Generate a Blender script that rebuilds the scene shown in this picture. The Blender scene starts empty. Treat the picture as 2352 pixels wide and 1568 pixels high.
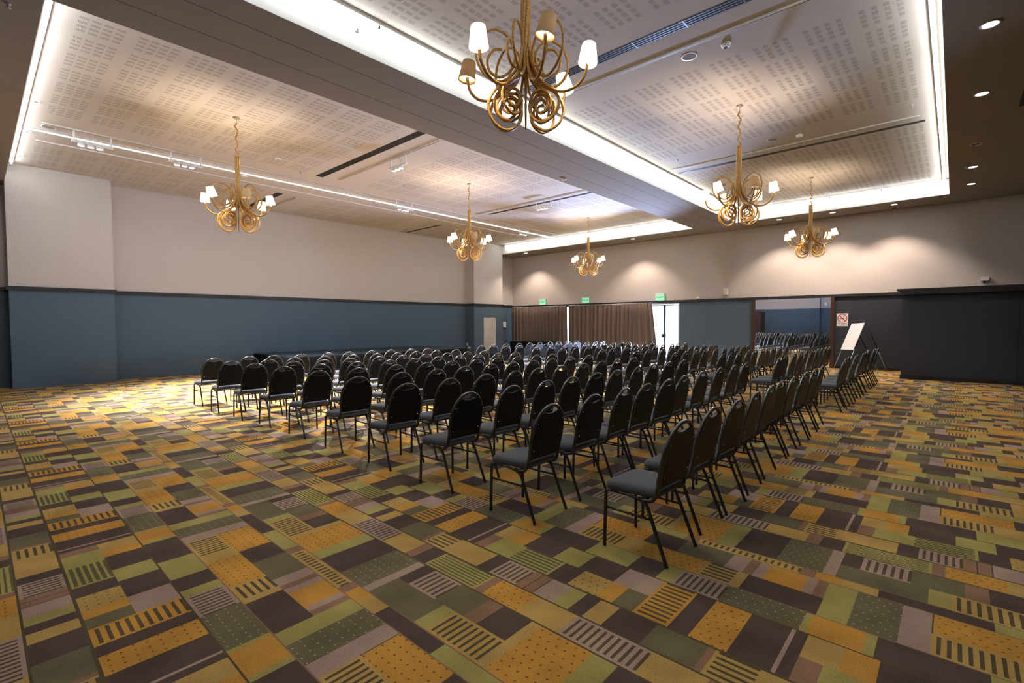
import bpy, bmesh, math, random
from mathutils import Vector, Matrix
import numpy as np

random.seed(7)
C = bpy.context.scene.collection
scene = bpy.context.scene
R = math.radians

# ------------------------------------------------------------------ camera, world, exposure
YAW, PITCH, ROLL, FPX = 42.161, 2.096, -0.253, 1122.17
cam_data = bpy.data.cameras.new('camera')
cam = bpy.data.objects.new('camera', cam_data); C.objects.link(cam)
y_, p_, r_ = R(YAW), R(PITCH), R(ROLL)
fwd = Vector((-math.sin(y_)*math.cos(p_), math.cos(y_)*math.cos(p_), -math.sin(p_)))
rt0 = Vector((math.cos(y_), math.sin(y_), 0)); up0 = rt0.cross(fwd)
rt = rt0*math.cos(r_) + up0*math.sin(r_); up = -rt0*math.sin(r_) + up0*math.cos(r_)
m3 = Matrix((rt, up, -fwd)).transposed()
cam.matrix_world = Matrix.Translation((0, 0, 1.6)) @ m3.to_4x4()
cam_data.sensor_width = 36.0; cam_data.lens = FPX/2352*36.0
cam_data.clip_start = 0.05; cam_data.clip_end = 200
scene.camera = cam

world = bpy.data.worlds.new('World'); scene.world = world
world.use_nodes = True
bg = world.node_tree.nodes['Background']
bg.inputs[0].default_value = (0.62, 0.80, 1.0, 1); bg.inputs[1].default_value = 4.0

vs = scene.view_settings
vs.view_transform = 'Standard'; vs.look = 'None'; vs.gamma = 1.0; vs.use_curve_mapping = False
vs.exposure = 0.32

# light levels
E_TUBE = 36.0        # cove tube emission
E_LED = 30.0
E_SHADE = 7.0
W_BULB = 40.0         # watts per chandelier bulb
W_SPOT = 900.0
W_DOWN = 300.0

# ------------------------------------------------------------------ room numbers (metres)
XW, XP, YF, YN, XR = -18.2, -17.58, 20.175, -2.6, 5.0
ZS, ZC, ZD = 5.208, 5.659, 2.6
BXL, BXR, CXR, CYN, CYF = -7.512, -5.948, -0.179, 0.644, 18.691

# ------------------------------------------------------------------ materials
def mat(name, col, rough=0.6, metal=0.0, spec=0.5, emit=None, estr=0.0, bump=0.0, bscale=60.0, var=0.0, vscale=30.0, sheen=0.0):
    m = bpy.data.materials.new(name); m.use_nodes = True
    nt = m.node_tree; b = nt.nodes['Principled BSDF']
    b.inputs['Base Color'].default_value = (*col, 1); b.inputs['Roughness'].default_value = rough
    b.inputs['Metallic'].default_value = metal
    b.inputs['Specular IOR Level'].default_value = spec
    if sheen: b.inputs['Sheen Weight'].default_value = sheen
    if emit:
        b.inputs['Emission Color'].default_value = (*emit, 1); b.inputs['Emission Strength'].default_value = estr
    tc = None
    if bump or var:
        tc = nt.nodes.new('ShaderNodeTexCoord')
    if bump:
        n = nt.nodes.new('ShaderNodeTexNoise'); n.inputs['Scale'].default_value = bscale; n.inputs['Detail'].default_value = 3
        nt.links.new(tc.outputs['Object'], n.inputs['Vector'])
        bp = nt.nodes.new('ShaderNodeBump'); bp.inputs['Strength'].default_value = bump; bp.inputs['Distance'].default_value = 0.01
        nt.links.new(n.outputs['Fac'], bp.inputs['Height']); nt.links.new(bp.outputs[0], b.inputs['Normal'])
    if var:
        n = nt.nodes.new('ShaderNodeTexNoise'); n.inputs['Scale'].default_value = vscale; n.inputs['Detail'].default_value = 4
        nt.links.new(tc.outputs['Object'], n.inputs['Vector'])
        r = nt.nodes.new('ShaderNodeValToRGB')
        r.color_ramp.elements[0].position = 0.3; r.color_ramp.elements[1].position = 0.7
        r.color_ramp.elements[0].color = (*[c*(1-var) for c in col], 1)
        r.color_ramp.elements[1].color = (*[min(1, c*(1+var)) for c in col], 1)
        nt.links.new(n.outputs['Fac'], r.inputs[0]); nt.links.new(r.outputs[0], b.inputs['Base Color'])
    return m

M = {}
M['beige'] = mat('beige wallcovering', (0.50, 0.455, 0.42), 0.85, spec=0.15, bump=0.25, bscale=140, var=0.10, vscale=45)
M['blue'] = mat('slate blue fabric wall', (0.084, 0.122, 0.160), 0.9, spec=0.15, bump=0.3, bscale=160, var=0.16, vscale=60)
M['charcoal'] = mat('charcoal fabric wall', (0.042, 0.046, 0.056), 0.9, spec=0.15, bump=0.3, bscale=160, var=0.2, vscale=60)
M['ceil'] = mat('soffit paint', (0.27, 0.235, 0.20), 0.9, spec=0.1)
M['cove'] = mat('white cove paint', (0.82, 0.82, 0.78), 0.7, spec=0.2)
M['rail'] = mat('black dado rail', (0.012, 0.011, 0.012), 0.45)
M['joint'] = mat('panel joint', (0.10, 0.07, 0.05), 0.9)
M['tube'] = mat('cove tube', (0.9, 0.9, 0.9), 0.4, emit=(0.93, 0.98, 1.0), estr=E_TUBE)
M['tubecap'] = mat('tube cap grey', (0.35, 0.37, 0.35), 0.5)
M['led'] = mat('led strip', (0.9, 0.9, 0.9), 0.4, emit=(0.80, 0.86, 1.0), estr=E_LED)
M['white'] = mat('white enamel', (0.75, 0.74, 0.72), 0.4)
M['trackw'] = mat('cream track', (0.62, 0.56, 0.50), 0.45)
M['grille'] = mat('speaker mesh grey', (0.30, 0.27, 0.24), 0.95, spec=0.05)
M['dark'] = mat('dark slot', (0.012, 0.010, 0.009), 0.7)
M['ventb'] = mat('vent blade', (0.06, 0.055, 0.055), 0.35, metal=0.5)
M['spotface'] = mat('spot lens', (0.9, 0.9, 0.9), 0.3, emit=(1.0, 0.95, 0.97), estr=40)
M['downface'] = mat('downlight lens', (0.9, 0.9, 0.9), 0.3, emit=(1.0, 0.96, 0.92), estr=16)
M['plastic'] = mat('black chair plastic', (0.0055, 0.0055, 0.006), 0.45, spec=0.22)
M['frame'] = mat('black chair tube', (0.030, 0.028, 0.025), 0.25, metal=0.0, spec=0.7)
M['rivet'] = mat('rivet', (0.6, 0.6, 0.6), 0.25, metal=1.0)
M['seat'] = mat('grey seat fabric', (0.085, 0.094, 0.108), 0.95, spec=0.1, bump=0.5, bscale=350, var=0.35, vscale=220, sheen=0.15)
M['canopy'] = mat('canopy metal', (0.30, 0.24, 0.16), 0.4, metal=0.6)
def shade_mat(name, col, tcol, fac, glow=0):
    m = bpy.data.materials.new(name); m.use_nodes = True; nt = m.node_tree; nt.nodes.clear()
    o = nt.nodes.new('ShaderNodeOutputMaterial'); d = nt.nodes.new('ShaderNodeBsdfDiffuse'); t = nt.nodes.new('ShaderNodeBsdfTranslucent'); x = nt.nodes.new('ShaderNodeMixShader')
    d.inputs[0].default_value = (*col, 1); t.inputs[0].default_value = (*tcol, 1); x.inputs[0].default_value = fac
    nt.links.new(d.outputs[0], x.inputs[1]); nt.links.new(t.outputs[0], x.inputs[2]); 
    if glow:
        e = nt.nodes.new('ShaderNodeEmission'); e.inputs[0].default_value = (1.0, 0.86, 0.62, 1); e.inputs[1].default_value = glow
        a = nt.nodes.new('ShaderNodeAddShader'); nt.links.new(x.outputs[0], a.inputs[0]); nt.links.new(e.outputs[0], a.inputs[1]); nt.links.new(a.outputs[0], o.inputs[0])
    else: nt.links.new(x.outputs[0], o.inputs[0])
    return m
M['shade_lit'] = shade_mat('cream lamp shade', (0.75, 0.62, 0.42), (1.0, 0.92, 0.74), 0.6, 0.75)
M['shade_off'] = shade_mat('parchment shade', (0.50, 0.38, 0.22), (0.45, 0.28, 0.12), 0.25)
M['bulb'] = mat('bulb', (1, .9, .7), 0.3, emit=(1.0, 0.85, 0.62), estr=30)
M['curtain'] = mat('brown curtain', (0.150, 0.112, 0.090), 0.9, spec=0.15, bump=0.3, bscale=200)
M['wood'] = mat('dark red wood', (0.050, 0.020, 0.012), 0.35)
M['mirror'] = mat('mirror', (0.86, 0.88, 0.88), 0.01, metal=1.0)
M['skirt'] = mat('black stage skirt', (0.005, 0.005, 0.006), 0.95, spec=0.1)
M['stagetop'] = mat('stage top', (0.020, 0.028, 0.036), 0.35)
M['green'] = mat('green exit panel', (0.30, 0.70, 0.45), 0.4, emit=(0.25, 0.85, 0.50), estr=0.45)
M['greytext'] = mat('sign lettering', (0.02, 0.16, 0.07), 0.5)
M['red'] = mat('sign red', (0.55, 0.02, 0.03), 0.5)
M['black'] = mat('black', (0.01, 0.01, 0.01), 0.5)
M['board'] = mat('whiteboard', (0.78, 0.78, 0.80), 0.18)
M['alu'] = mat('aluminium leg', (0.62, 0.62, 0.62), 0.3, metal=0.8)
M['doorframe'] = mat('white door frame', (0.42, 0.46, 0.52), 0.4)
M['doordark'] = mat('door dark gasket', (0.02, 0.03, 0.06), 0.4)
M['louver'] = mat('cream louver', (0.70, 0.67, 0.60), 0.5)
M['terrace'] = mat('terrace paving', (0.55, 0.53, 0.50), 0.9, var=0.1, vscale=3)

g = bpy.data.materials.new('glass'); g.use_nodes = True
nt = g.node_tree; nt.nodes.clear()
out = nt.nodes.new('ShaderNodeOutputMaterial'); tr = nt.nodes.new('ShaderNodeBsdfTransparent'); gl = nt.nodes.new('ShaderNodeBsdfGlossy')
gl.inputs['Roughness'].default_value = 0.02
fr = nt.nodes.new('ShaderNodeFresnel'); mx = nt.nodes.new('ShaderNodeMixShader')
nt.links.new(fr.outputs[0], mx.inputs[0]); nt.links.new(tr.outputs[0], mx.inputs[1]); nt.links.new(gl.outputs[0], mx.inputs[2]); nt.links.new(mx.outputs[0], out.inputs[0])
M['glass'] = g

# rope-wrapped gold material
def rope_mat():
    m = mat('gold rope wrap', (0.40, 0.22, 0.065), 0.45, spec=0.5)
    nt = m.node_tree; b = nt.nodes['Principled BSDF']
    tc = nt.nodes.new('ShaderNodeTexCoord')
    v = nt.nodes.new('ShaderNodeTexVoronoi'); v.inputs['Scale'].default_value = 75
    nt.links.new(tc.outputs['Object'], v.inputs['Vector'])
    r = nt.nodes.new('ShaderNodeValToRGB')
    r.color_ramp.elements[0].position = 0.12; r.color_ramp.elements[0].color = (0.055, 0.024, 0.007, 1)
    r.color_ramp.elements[1].position = 0.42; r.color_ramp.elements[1].color = (0.46, 0.245, 0.048, 1)
    nt.links.new(v.outputs['Distance'], r.inputs[0]); nt.links.new(r.outputs[0], b.inputs['Base Color'])
    bp = nt.nodes.new('ShaderNodeBump'); bp.inputs['Strength'].default_value = 0.6; bp.inputs['Distance'].default_value = 0.004
    nt.links.new(v.outputs['Distance'], bp.inputs['Height']); nt.links.new(bp.outputs[0], b.inputs['Normal'])
    return m
M['rope'] = rope_mat()

# perforated ceiling board: 4 x 4 groups of short slots, all procedural
def perf_mat():
    m = mat('perforated ceiling board', (0.62, 0.565, 0.51), 0.9, spec=0.1)
    nt = m.node_tree; b = nt.nodes['Principled BSDF']
    geo = nt.nodes.new('ShaderNodeNewGeometry'); sep = nt.nodes.new('ShaderNodeSeparateXYZ')
    nt.links.new(geo.outputs['Position'], sep.inputs[0])
    def mth(op, a, bb=None):
        n = nt.nodes.new('ShaderNodeMath'); n.operation = op
        for i, v in enumerate((a, bb)):
            if v is None: continue
            if isinstance(v, (int, float)): n.inputs[i].default_value = v
            else: nt.links.new(v, n.inputs[i])
        return n.outputs[0]
    x, y = sep.outputs['X'], sep.outputs['Y']
    def mul(*a):
        r = a[0]
        for k in a[1:]: r = mth('MULTIPLY', r, k)
        return r
    def rng(v, lo, hi): return mul(mth('GREATER_THAN', v, lo), mth('LESS_THAN', v, hi))
    def mask_x(start):            # blocks count towards -x from start
        u = mth('FLOORED_MODULO', mth('SUBTRACT', start, x), 0.645)
        return mul(mth('LESS_THAN', u, 0.457), mth('LESS_THAN', mth('FLOORED_MODULO', u, 0.130), 0.066))
    def mask_y(start):
        v = mth('FLOORED_MODULO', mth('SUBTRACT', y, start), 0.645)
        c = mth('FLOORED_MODULO', v, 0.130)
        s = mth('FLOORED_MODULO', c, 0.0142)
        return mul(mth('LESS_THAN', v, 0.487), mth('LESS_THAN', c, 0.092), mth('LESS_THAN', s, 0.0062))
    zx = [mul(rng(x, -5.75, -0.57), mask_x(-0.57)), mul(rng(x, -13.02, -7.90), mask_x(-7.942)), mul(rng(x, -17.95, -15.45), mask_x(-15.50))]
    zy = [mul(rng(y, 1.05, 6.10), mask_y(1.075)), mul(rng(y, 7.85, 11.70), mask_y(7.915)), mul(rng(y, 13.25, 18.32), mask_y(13.28))]
    mk = mul(mth('ADD', mth('ADD', zx[0], zx[1]), zx[2]), mth('ADD', mth('ADD', zy[0], zy[1]), zy[2]))
    mk = mth('MINIMUM', mk, 1.0)
    mix = nt.nodes.new('ShaderNodeMix'); mix.data_type = 'RGBA'
    mix.inputs['A'].default_value = (0.53, 0.48, 0.43, 1); mix.inputs['B'].default_value = (0.24, 0.205, 0.175, 1)
    nt.links.new(mk, mix.inputs['Factor']); nt.links.new(mix.outputs['Result'], b.inputs['Base Color'])
    return m
M['perf'] = perf_mat()

# ------------------------------------------------------------------ mesh helpers
class MB:
    """collects geometry; build() links it as ONE mesh object"""
    def __init__(s): s.bm = bmesh.new(); s.mats = []
    def mi(s, m):
        if m not in s.mats: s.mats.append(m)
        return s.mats.index(m)
    def box(s, x0, y0, z0, x1, y1, z1, m='white'):
        i = s.mi(m)
        v = [s.bm.verts.new(p) for p in ((x0,y0,z0),(x1,y0,z0),(x1,y1,z0),(x0,y1,z0),(x0,y0,z1),(x1,y0,z1),(x1,y1,z1),(x0,y1,z1))]
        for f in ((3,2,1,0),(4,5,6,7),(0,1,5,4),(1,2,6,5),(2,3,7,6),(3,0,4,7)):
            s.bm.faces.new([v[k] for k in f]).material_index = i
        return s
    def prism(s, pts, axis, a, b, m='white'):
        """extrude a 2-D outline along axis from a to b; pts in the other two axes in order"""
        i = s.mi(m); n = len(pts)
        def P(p, t):
            if axis == 'x': return (t, p[0], p[1])
            if axis == 'y': return (p[0], t, p[1])
            return (p[0], p[1], t)
        A = [s.bm.verts.new(P(p, a)) for p in pts]; B = [s.bm.verts.new(P(p, b)) for p in pts]
        s.bm.faces.new(A).material_index = i; s.bm.faces.new(B[::-1]).material_index = i
        for k in range(n): s.bm.faces.new((A[k], B[k], B[(k+1) % n], A[(k+1) % n])).material_index = i
        return s
    def tube(s, pts, r, m='white', seg=8, smooth=True, taper=None):
        i = s.mi(m); P = [Vector(p) for p in pts]; n = len(P); rings = []
        t0 = (P[1]-P[0]).normalized()
        ref = Vector((0,0,1)) if abs(t0.z) < 0.9 else Vector((1,0,0))
        nrm = t0.cross(ref).normalized()
        for k in range(n):
            t = ((P[min(k+1,n-1)]-P[k]).normalized() + (P[k]-P[max(k-1,0)]).normalized())
            if t.length < 1e-6: t = t0
            t.normalize()
            nrm = (nrm - t*nrm.dot(t)); nrm.normalize(); bn = t.cross(nrm)
            rr = r if taper is None else r*(1+(taper-1)*k/(n-1))
            rings.append([s.bm.verts.new(P[k] + nrm*rr*math.cos(a) + bn*rr*math.sin(a)) for a in (2*math.pi*j/seg for j in range(seg))])
        for k in range(n-1):
            for j in range(seg):
                f = s.bm.faces.new((rings[k][j], rings[k][(j+1)%seg], rings[k+1][(j+1)%seg], rings[k+1][j])); f.material_index = i; f.smooth = smooth
        s.bm.faces.new(rings[0][::-1]).material_index = i; s.bm.faces.new(rings[-1]).material_index = i
        return s
    def lathe(s, prof, m='white', seg=20, cx=0, cy=0, smooth=True):
        i = s.mi(m); rings = []
        for r, z in prof:
            if r < 1e-5: rings.append([s.bm.verts.new((cx, cy, z))])
            else: rings.append([s.bm.verts.new((cx+r*math.cos(2*math.pi*j/seg), cy+r*math.sin(2*math.pi*j/seg), z)) for j in range(seg)])
        for A, B in zip(rings, rings[1:]):
            for j in range(seg):
                q = [A[j % len(A)], A[(j+1) % len(A)], B[(j+1) % len(B)], B[j % len(B)]]
                u = []
                for v in q:
                    if v not in u: u.append(v)
                if len(u) > 2:
                    f = s.bm.faces.new(u); f.material_index = i; f.smooth = smooth
        return s
    def data(s, name):
        bmesh.ops.recalc_face_normals(s.bm, faces=s.bm.faces[:])
        me = bpy.data.meshes.new(name); s.bm.to_mesh(me); s.bm.free()
        for k in s.mats: me.materials.append(M[k])
        return me
    def build(s, name, parent=None, loc=(0,0,0), rz=0.0, bevel=0.0, seg=2, sub=0):
        o = bpy.data.objects.new(name, s.data(name)); C.objects.link(o)
        o.location = loc; o.rotation_euler = (0, 0, rz)
        if parent: o.parent = parent
        if bevel:
            b = o.modifiers.new('bevel', 'BEVEL'); b.width = bevel; b.segments = seg; b.limit_method = 'ANGLE'; b.angle_limit = R(35)
        if sub:
            q = o.modifiers.new('sub', 'SUBSURF'); q.levels = sub; q.render_levels = sub
        return o

def tag(o, label=None, cat=None, group=None, kind=None):
    if label: o['label'] = label
    if cat: o['category'] = cat
    if group: o['group'] = group
    if kind: o['kind'] = kind
    return o
def thing(name, label, cat, loc=(0,0,0), rz=0.0, group=None):
    o = bpy.data.objects.new(name, None); C.objects.link(o); o.empty_display_size = 0.1
    o.location = loc; o.rotation_euler = (0,0,rz)
    return tag(o, label, cat, group)
def struct(o): o['kind'] = 'structure'; return o
def copy_tree(o, parent=None):
    c = o.copy(); C.objects.link(c)
    if parent: c.parent = parent
    for ch in list(kids[o.name]) if o.name in kids else []: copy_tree(ch, c)
    return c
kids = {}
def register(o):
    kids[o.name] = list(o.children)
    for ch in o.children: register(ch)
def smooth_path(pts, n=6):
    P = [Vector(p) for p in pts]; out = []
    for i in range(len(P)-1):
        p0, p1, p2, p3 = P[max(i-1,0)], P[i], P[i+1], P[min(i+2,len(P)-1)]
        for k in range(n):
            t = k/n
            out.append(0.5*((2*p1)+(-p0+p2)*t+(2*p0-5*p1+4*p2-p3)*t*t+(-p0+3*p1-3*p2+p3)*t**3))
    out.append(P[-1]); return out
def light(name, kind, parent, loc, energy, col, **kw):
    d = bpy.data.lights.new(name, kind); d.energy = energy; d.color = col
    for k, v in kw.items():
        setattr(d, k, v)
    o = bpy.data.objects.new(name, d); C.objects.link(o); o.location = loc
    if parent: o.parent = parent
    return o

# ------------------------------------------------------------------ floor: patchwork carpet, repeat 2.045 x 2.053 m
PAL = dict(D=(0.082,0.058,0.048), O=(0.46,0.240,0.048), L=(0.310,0.270,0.088), T=(0.40,0.265,0.085), G=(0.135,0.120,0.068),
           P=(0.33,0.235,0.19), K=(0.23,0.135,0.085), S=(0.090,0.070,0.036))
A, B_ = (0.0, 0.425), (0.435, 0.640)
SEG = []   # v0, v1, u0, u1, colour, pattern, n
def lane(v0, v1, *items):
    for it in items: SEG.append((v0, v1) + it)
lane(0.006, 0.425, (0,.19,'O','dot',0), (.19,.385,'D','',0), (.385,.405,'P','',0), (.405,.46,'D','',0), (1.73,1.935,'O','stx',10), (1.935,2.045,'D','',0))
lane(0.006, 0.212, (.46,.56,'K','',0), (.56,.78,'L','',0), (.78,1.135,'L','stxw',6), (1.135,1.29,'D','',0), (1.29,1.50,'T','dot',0), (1.50,1.60,'O','',0), (1.60,1.73,'G','',0))
lane(0.212, 0.425, (.46,.62,'T','',0), (.62,.755,'O','',0), (.755,1.02,'D','',0), (1.02,1.23,'L','',0), (1.23,1.49,'D','',0), (1.49,1.73,'P','',0))
lane(0.425, 0.435, (0,2.045,'S','',0))
lane(0.435, 0.640, (0,.41,'G','spk',0), (.41,.44,'L','',0), (.44,.68,'O','',0), (.68,.725,'L','',0), (.725,1.135,'D','',0), (1.135,1.465,'L','',0), (1.465,1.66,'D','',0), (1.66,1.76,'L','',0), (1.76,2.045,'P','sty',8))
lane(0.640, 0.648, (0,2.045,'K','',0))
lane(0.648, 0.860, (0,.045,'T','',0), (.045,.45,'D','',0), (.45,.59,'L','',0), (.59,.80,'G','spk',0), (.80,.925,'P','',0), (.925,1.235,'T','sty',8), (1.235,1.40,'T','',0), (1.40,1.835,'O','dot',0), (1.835,2.045,'T','stxw',5))
lane(0.860, 1.083, (0,.06,'K','',0), (.06,.12,'P','',0), (.12,.335,'O','',0), (.335,.39,'P','',0), (.39,.445,'K','',0), (.445,.59,'L','',0), (.59,.80,'G','spk',0), (.80,.925,'P','',0), (.925,.932,'S','',0), (.932,1.36,'O','dot',0), (1.36,1.61,'D','',0), (1.61,1.935,'G','',0), (1.935,1.99,'P','',0), (1.99,2.045,'P','',0))
lane(1.083, 1.090, (0,2.045,'K','',0))
lane(1.090, 1.187, (0,.28,'T','sty',7), (.28,.36,'K','',0), (.36,.50,'O','',0), (.50,.68,'T','',0), (.68,1.17,'D','',0), (1.17,1.57,'L','',0), (1.57,1.67,'K','',0), (1.67,2.045,'T','sty',9))
lane(1.187, 1.195, (0,2.045,'K','',0))
lane(1.195, 1.620, (0,.12,'D','',0), (.12,.385,'G','spk',0), (.385,.455,'P','',0), (1.375,1.44,'T','',0), (1.44,1.76,'O','dot',0), (1.76,1.895,'L','',0), (1.895,2.045,'D','',0))
lane(1.195, 1.405, (.455,.90,'G','',0), (.90,1.0,'L','',0), (1.0,1.375,'T','sty',9))
lane(1.405, 1.620, (.455,.56,'D','',0), (.56,.815,'P','sty',6), (.815,1.06,'G','',0), (1.06,1.165,'K','',0), (1.165,1.375,'D','',0))
lane(1.620, 1.632, (0,2.045,'S','',0))
lane(1.632, 1.825, (0,.20,'T','',0), (.20,.29,'K','',0), (.29,.43,'D','',0), (.43,.905,'L','stx',7), (.905,.97,'K','',0), (.97,1.25,'O','dot',0), (1.25,1.53,'T','',0), (1.53,1.97,'P','sty',11), (1.97,2.045,'T','',0))
lane(1.825, 1.837, (0,2.045,'S','',0))
lane(1.837, 2.043, (0,.115,'G','',0), (.115,.15,'K','',0), (.15,.37,'T','stx',5), (.37,.715,'T','',0), (.715,.83,'D','',0), (.83,1.055,'P','sty',6), (1.055,1.12,'K','',0), (1.12,1.127,'D','',0), (1.127,1.19,'K','',0), (1.19,1.197,'D','',0), (1.197,1.345,'P','',0), (1.345,1.45,'L','',0), (1.45,1.545,'D','',0), (1.545,1.665,'T','',0), (1.665,1.89,'D','',0), (1.89,2.045,'G','',0))
lane(2.043, 2.059, (0,2.045,'S','',0))
CELLS = []  # u0 v0 u1 v1 colour pat
for v0, v1, u0, u1, c, pt, n in SEG:
    base = PAL[c]
    if pt in ('', 'dot', 'spk'):
        CELLS.append((u0, v0, u1, v1, base, {'':0,'dot':1,'spk':2}[pt])); continue
    dk = PAL['S'] if c != 'L' else (0.110,0.100,0.045)
    m = 0.018
    if pt == 'sty':       # dark lines run along Y
        CELLS.append((u0, v0, u1, v0+m, base, 0)); CELLS.append((u0, v1-m, u1, v1, base, 0))
        p = (u1-u0)/n; w = p*0.42
        for k in range(n):
            a = u0 + p*k
            CELLS.append((a, v0+m, a+(p-w), v1-m, base, 0)); CELLS.append((a+p-w, v0+m, a+p, v1-m, dk, 0))
    else:
        wf = 0.58 if pt == 'stxw' and c == 'L' else 0.42
        CELLS.append((u0, v0, u0+m, v1, base, 0)); CELLS.append((u1-m, v0, u1, v1, base, 0))
        p = (v1-v0)/n; w = p*wf
        for k in range(n):
            a = v0 + p*k
            CELLS.append((u0+m, a, u1-m, a+(p-w), base, 0)); CELLS.append((u0+m, a+p-w, u1-m, a+p, dk, 0))

def build_floor():
    TX, TY = 2.045, 2.053
    V, F, COL, PAT = [], 0, [], []
    i0 = math.floor((XW+3.025)/TX)-1; i1 = math.ceil((XR+3.025)/TX)+1
    j0 = math.floor((YN-0.353)/TY)-1; j1 = math.ceil((YF-0.353)/TY)+1
    for i in range(i0, i1):
        for j in range(j0, j1):
            ox, oy = -3.025+i*TX, 0.353+j*TY
            for u0, v0, u1, v1, c, pt in CELLS:
                x0, x1 = max(ox+u0, XW), min(ox+u1, XR); y0, y1 = max(oy+v0, YN), min(oy+v1, YF)
                if x1-x0 < 1e-4 or y1-y0 < 1e-4: continue
                V += [(x0,y0,0),(x1,y0,0),(x1,y1,0),(x0,y1,0)]; COL += [(*c,1)]*4; PAT.append(float(pt)); F += 1
    me = bpy.data.meshes.new('floor')
    me.vertices.add(len(V)); me.vertices.foreach_set('co', np.array(V, dtype=np.float32).ravel())
    me.loops.add(F*4); me.loops.foreach_set('vertex_index', np.arange(F*4, dtype=np.int32))
    me.polygons.add(F); me.polygons.foreach_set('loop_start', np.arange(0, F*4, 4, dtype=np.int32))
    me.update()
    ca = me.color_attributes.new('weave', 'FLOAT_COLOR', 'CORNER'); ca.data.foreach_set('color', np.array(COL, dtype=np.float32).ravel())
    pa = me.attributes.new('motif', 'FLOAT', 'FACE'); pa.data.foreach_set('value', np.array(PAT, dtype=np.float32))
    m = mat('patchwork carpet', (0.3,0.2,0.1), 0.95, spec=0.08)
    nt = m.node_tree; b = nt.nodes['Principled BSDF']
    at = nt.nodes.new('ShaderNodeAttribute'); at.attribute_name = 'weave'
    ap = nt.nodes.new('ShaderNodeAttribute'); ap.attribute_name = 'motif'
    tc = nt.nodes.new('ShaderNodeTexCoord')
    def mth(op, a, bb=None):
        n = nt.nodes.new('ShaderNodeMath'); n.operation = op
        for i, v in enumerate((a, bb)):
            if v is None: continue
            if isinstance(v, (int, float)): n.inputs[i].default_value = v
            else: nt.links.new(v, n.inputs[i])
        return n.outputs[0]
    sep = nt.nodes.new('ShaderNodeSeparateXYZ'); nt.links.new(tc.outputs['Object'], sep.inputs[0])
    # staggered dots: pitch 5.4 cm
    P = 0.052
    fy = mth('DIVIDE', sep.outputs['Y'], P); row = mth('FLOOR', fy)
    off = mth('MULTIPLY', mth('FLOORED_MODULO', row, 2.0), 0.5)
    fx = mth('ADD', mth('DIVIDE', sep.outputs['X'], P), off)
    dx = mth('SUBTRACT', mth('FRACT', fx), 0.5); dy = mth('SUBTRACT', mth('FRACT', fy), 0.5)
    d2 = mth('ADD', mth('MULTIPLY', dx, dx), mth('MULTIPLY', mth('MULTIPLY', dy, dy), 1.6))
    dot = mth('LESS_THAN', d2, 0.018)
    isdot = mth('COMPARE', ap.outputs['Fac'], 1.0); isspk = mth('COMPARE', ap.outputs['Fac'], 2.0)
    for o_ in (isdot, isspk): o_.node.inputs[2].default_value = 0.1
    def mix(fac, a, bcol):
        n = nt.nodes.new('ShaderNodeMix'); n.data_type = 'RGBA'
        nt.links.new(fac, n.inputs['Factor']); nt.links.new(a, n.inputs['A'])
        if isinstance(bcol, tuple): n.inputs['B'].default_value = bcol
        else: nt.links.new(bcol, n.inputs['B'])
        return n.outputs['Result']
    c1 = mix(mth('MULTIPLY', dot, isdot), at.outputs['Color'], (0.19, 0.085, 0.018, 1))
    dot2 = mth('LESS_THAN', d2, 0.010)
    c2 = mix(mth('MULTIPLY', dot2, isspk), c1, (0.36, 0.33, 0.22, 1))
    # soft hand-dyed drift of the yarn colours and pile grain
    nz = nt.nodes.new('ShaderNodeTexNoise'); nz.inputs['Scale'].default_value = 3.2; nz.inputs['Detail'].default_value = 2
    nt.links.new(tc.outputs['Object'], nz.inputs['Vector'])
    n2 = nt.nodes.new('ShaderNodeTexNoise'); n2.inputs['Scale'].default_value = 130; n2.inputs['Detail'].default_value = 2
    nt.links.new(tc.outputs['Object'], n2.inputs['Vector'])
    k = mth('ADD', mth('MULTIPLY', mth('SUBTRACT', nz.outputs['Fac'], 0.5), 0.9), mth('MULTIPLY', mth('SUBTRACT', n2.outputs['Fac'], 0.5), 0.9))
    k = mth('ADD', k, 1.0)
    vm = nt.nodes.new('ShaderNodeVectorMath'); vm.operation = 'SCALE'
    nt.links.new(c2, vm.inputs[0]); nt.links.new(k, vm.inputs['Scale'])
    nt.links.new(vm.outputs[0], b.inputs['Base Color'])
    bp = nt.nodes.new('ShaderNodeBump'); bp.inputs['Strength'].default_value = 0.35; bp.inputs['Distance'].default_value = 0.006
    nt.links.new(n2.outputs['Fac'], bp.inputs['Height']); nt.links.new(bp.outputs[0], b.inputs['Normal'])
    me.materials.append(m)
    o = bpy.data.objects.new('floor', me); C.objects.link(o); struct(o)
build_floor()
struct(MB().box(XW-0.2, YN-0.2, -0.12, XR+0.2, YF+0.2, -0.005, 'dark').build('floor_slab'))
struct(MB().box(-26, YF+0.2, -0.12, 6, YF+14, -0.02, 'terrace').build('floor_terrace'))

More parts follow.
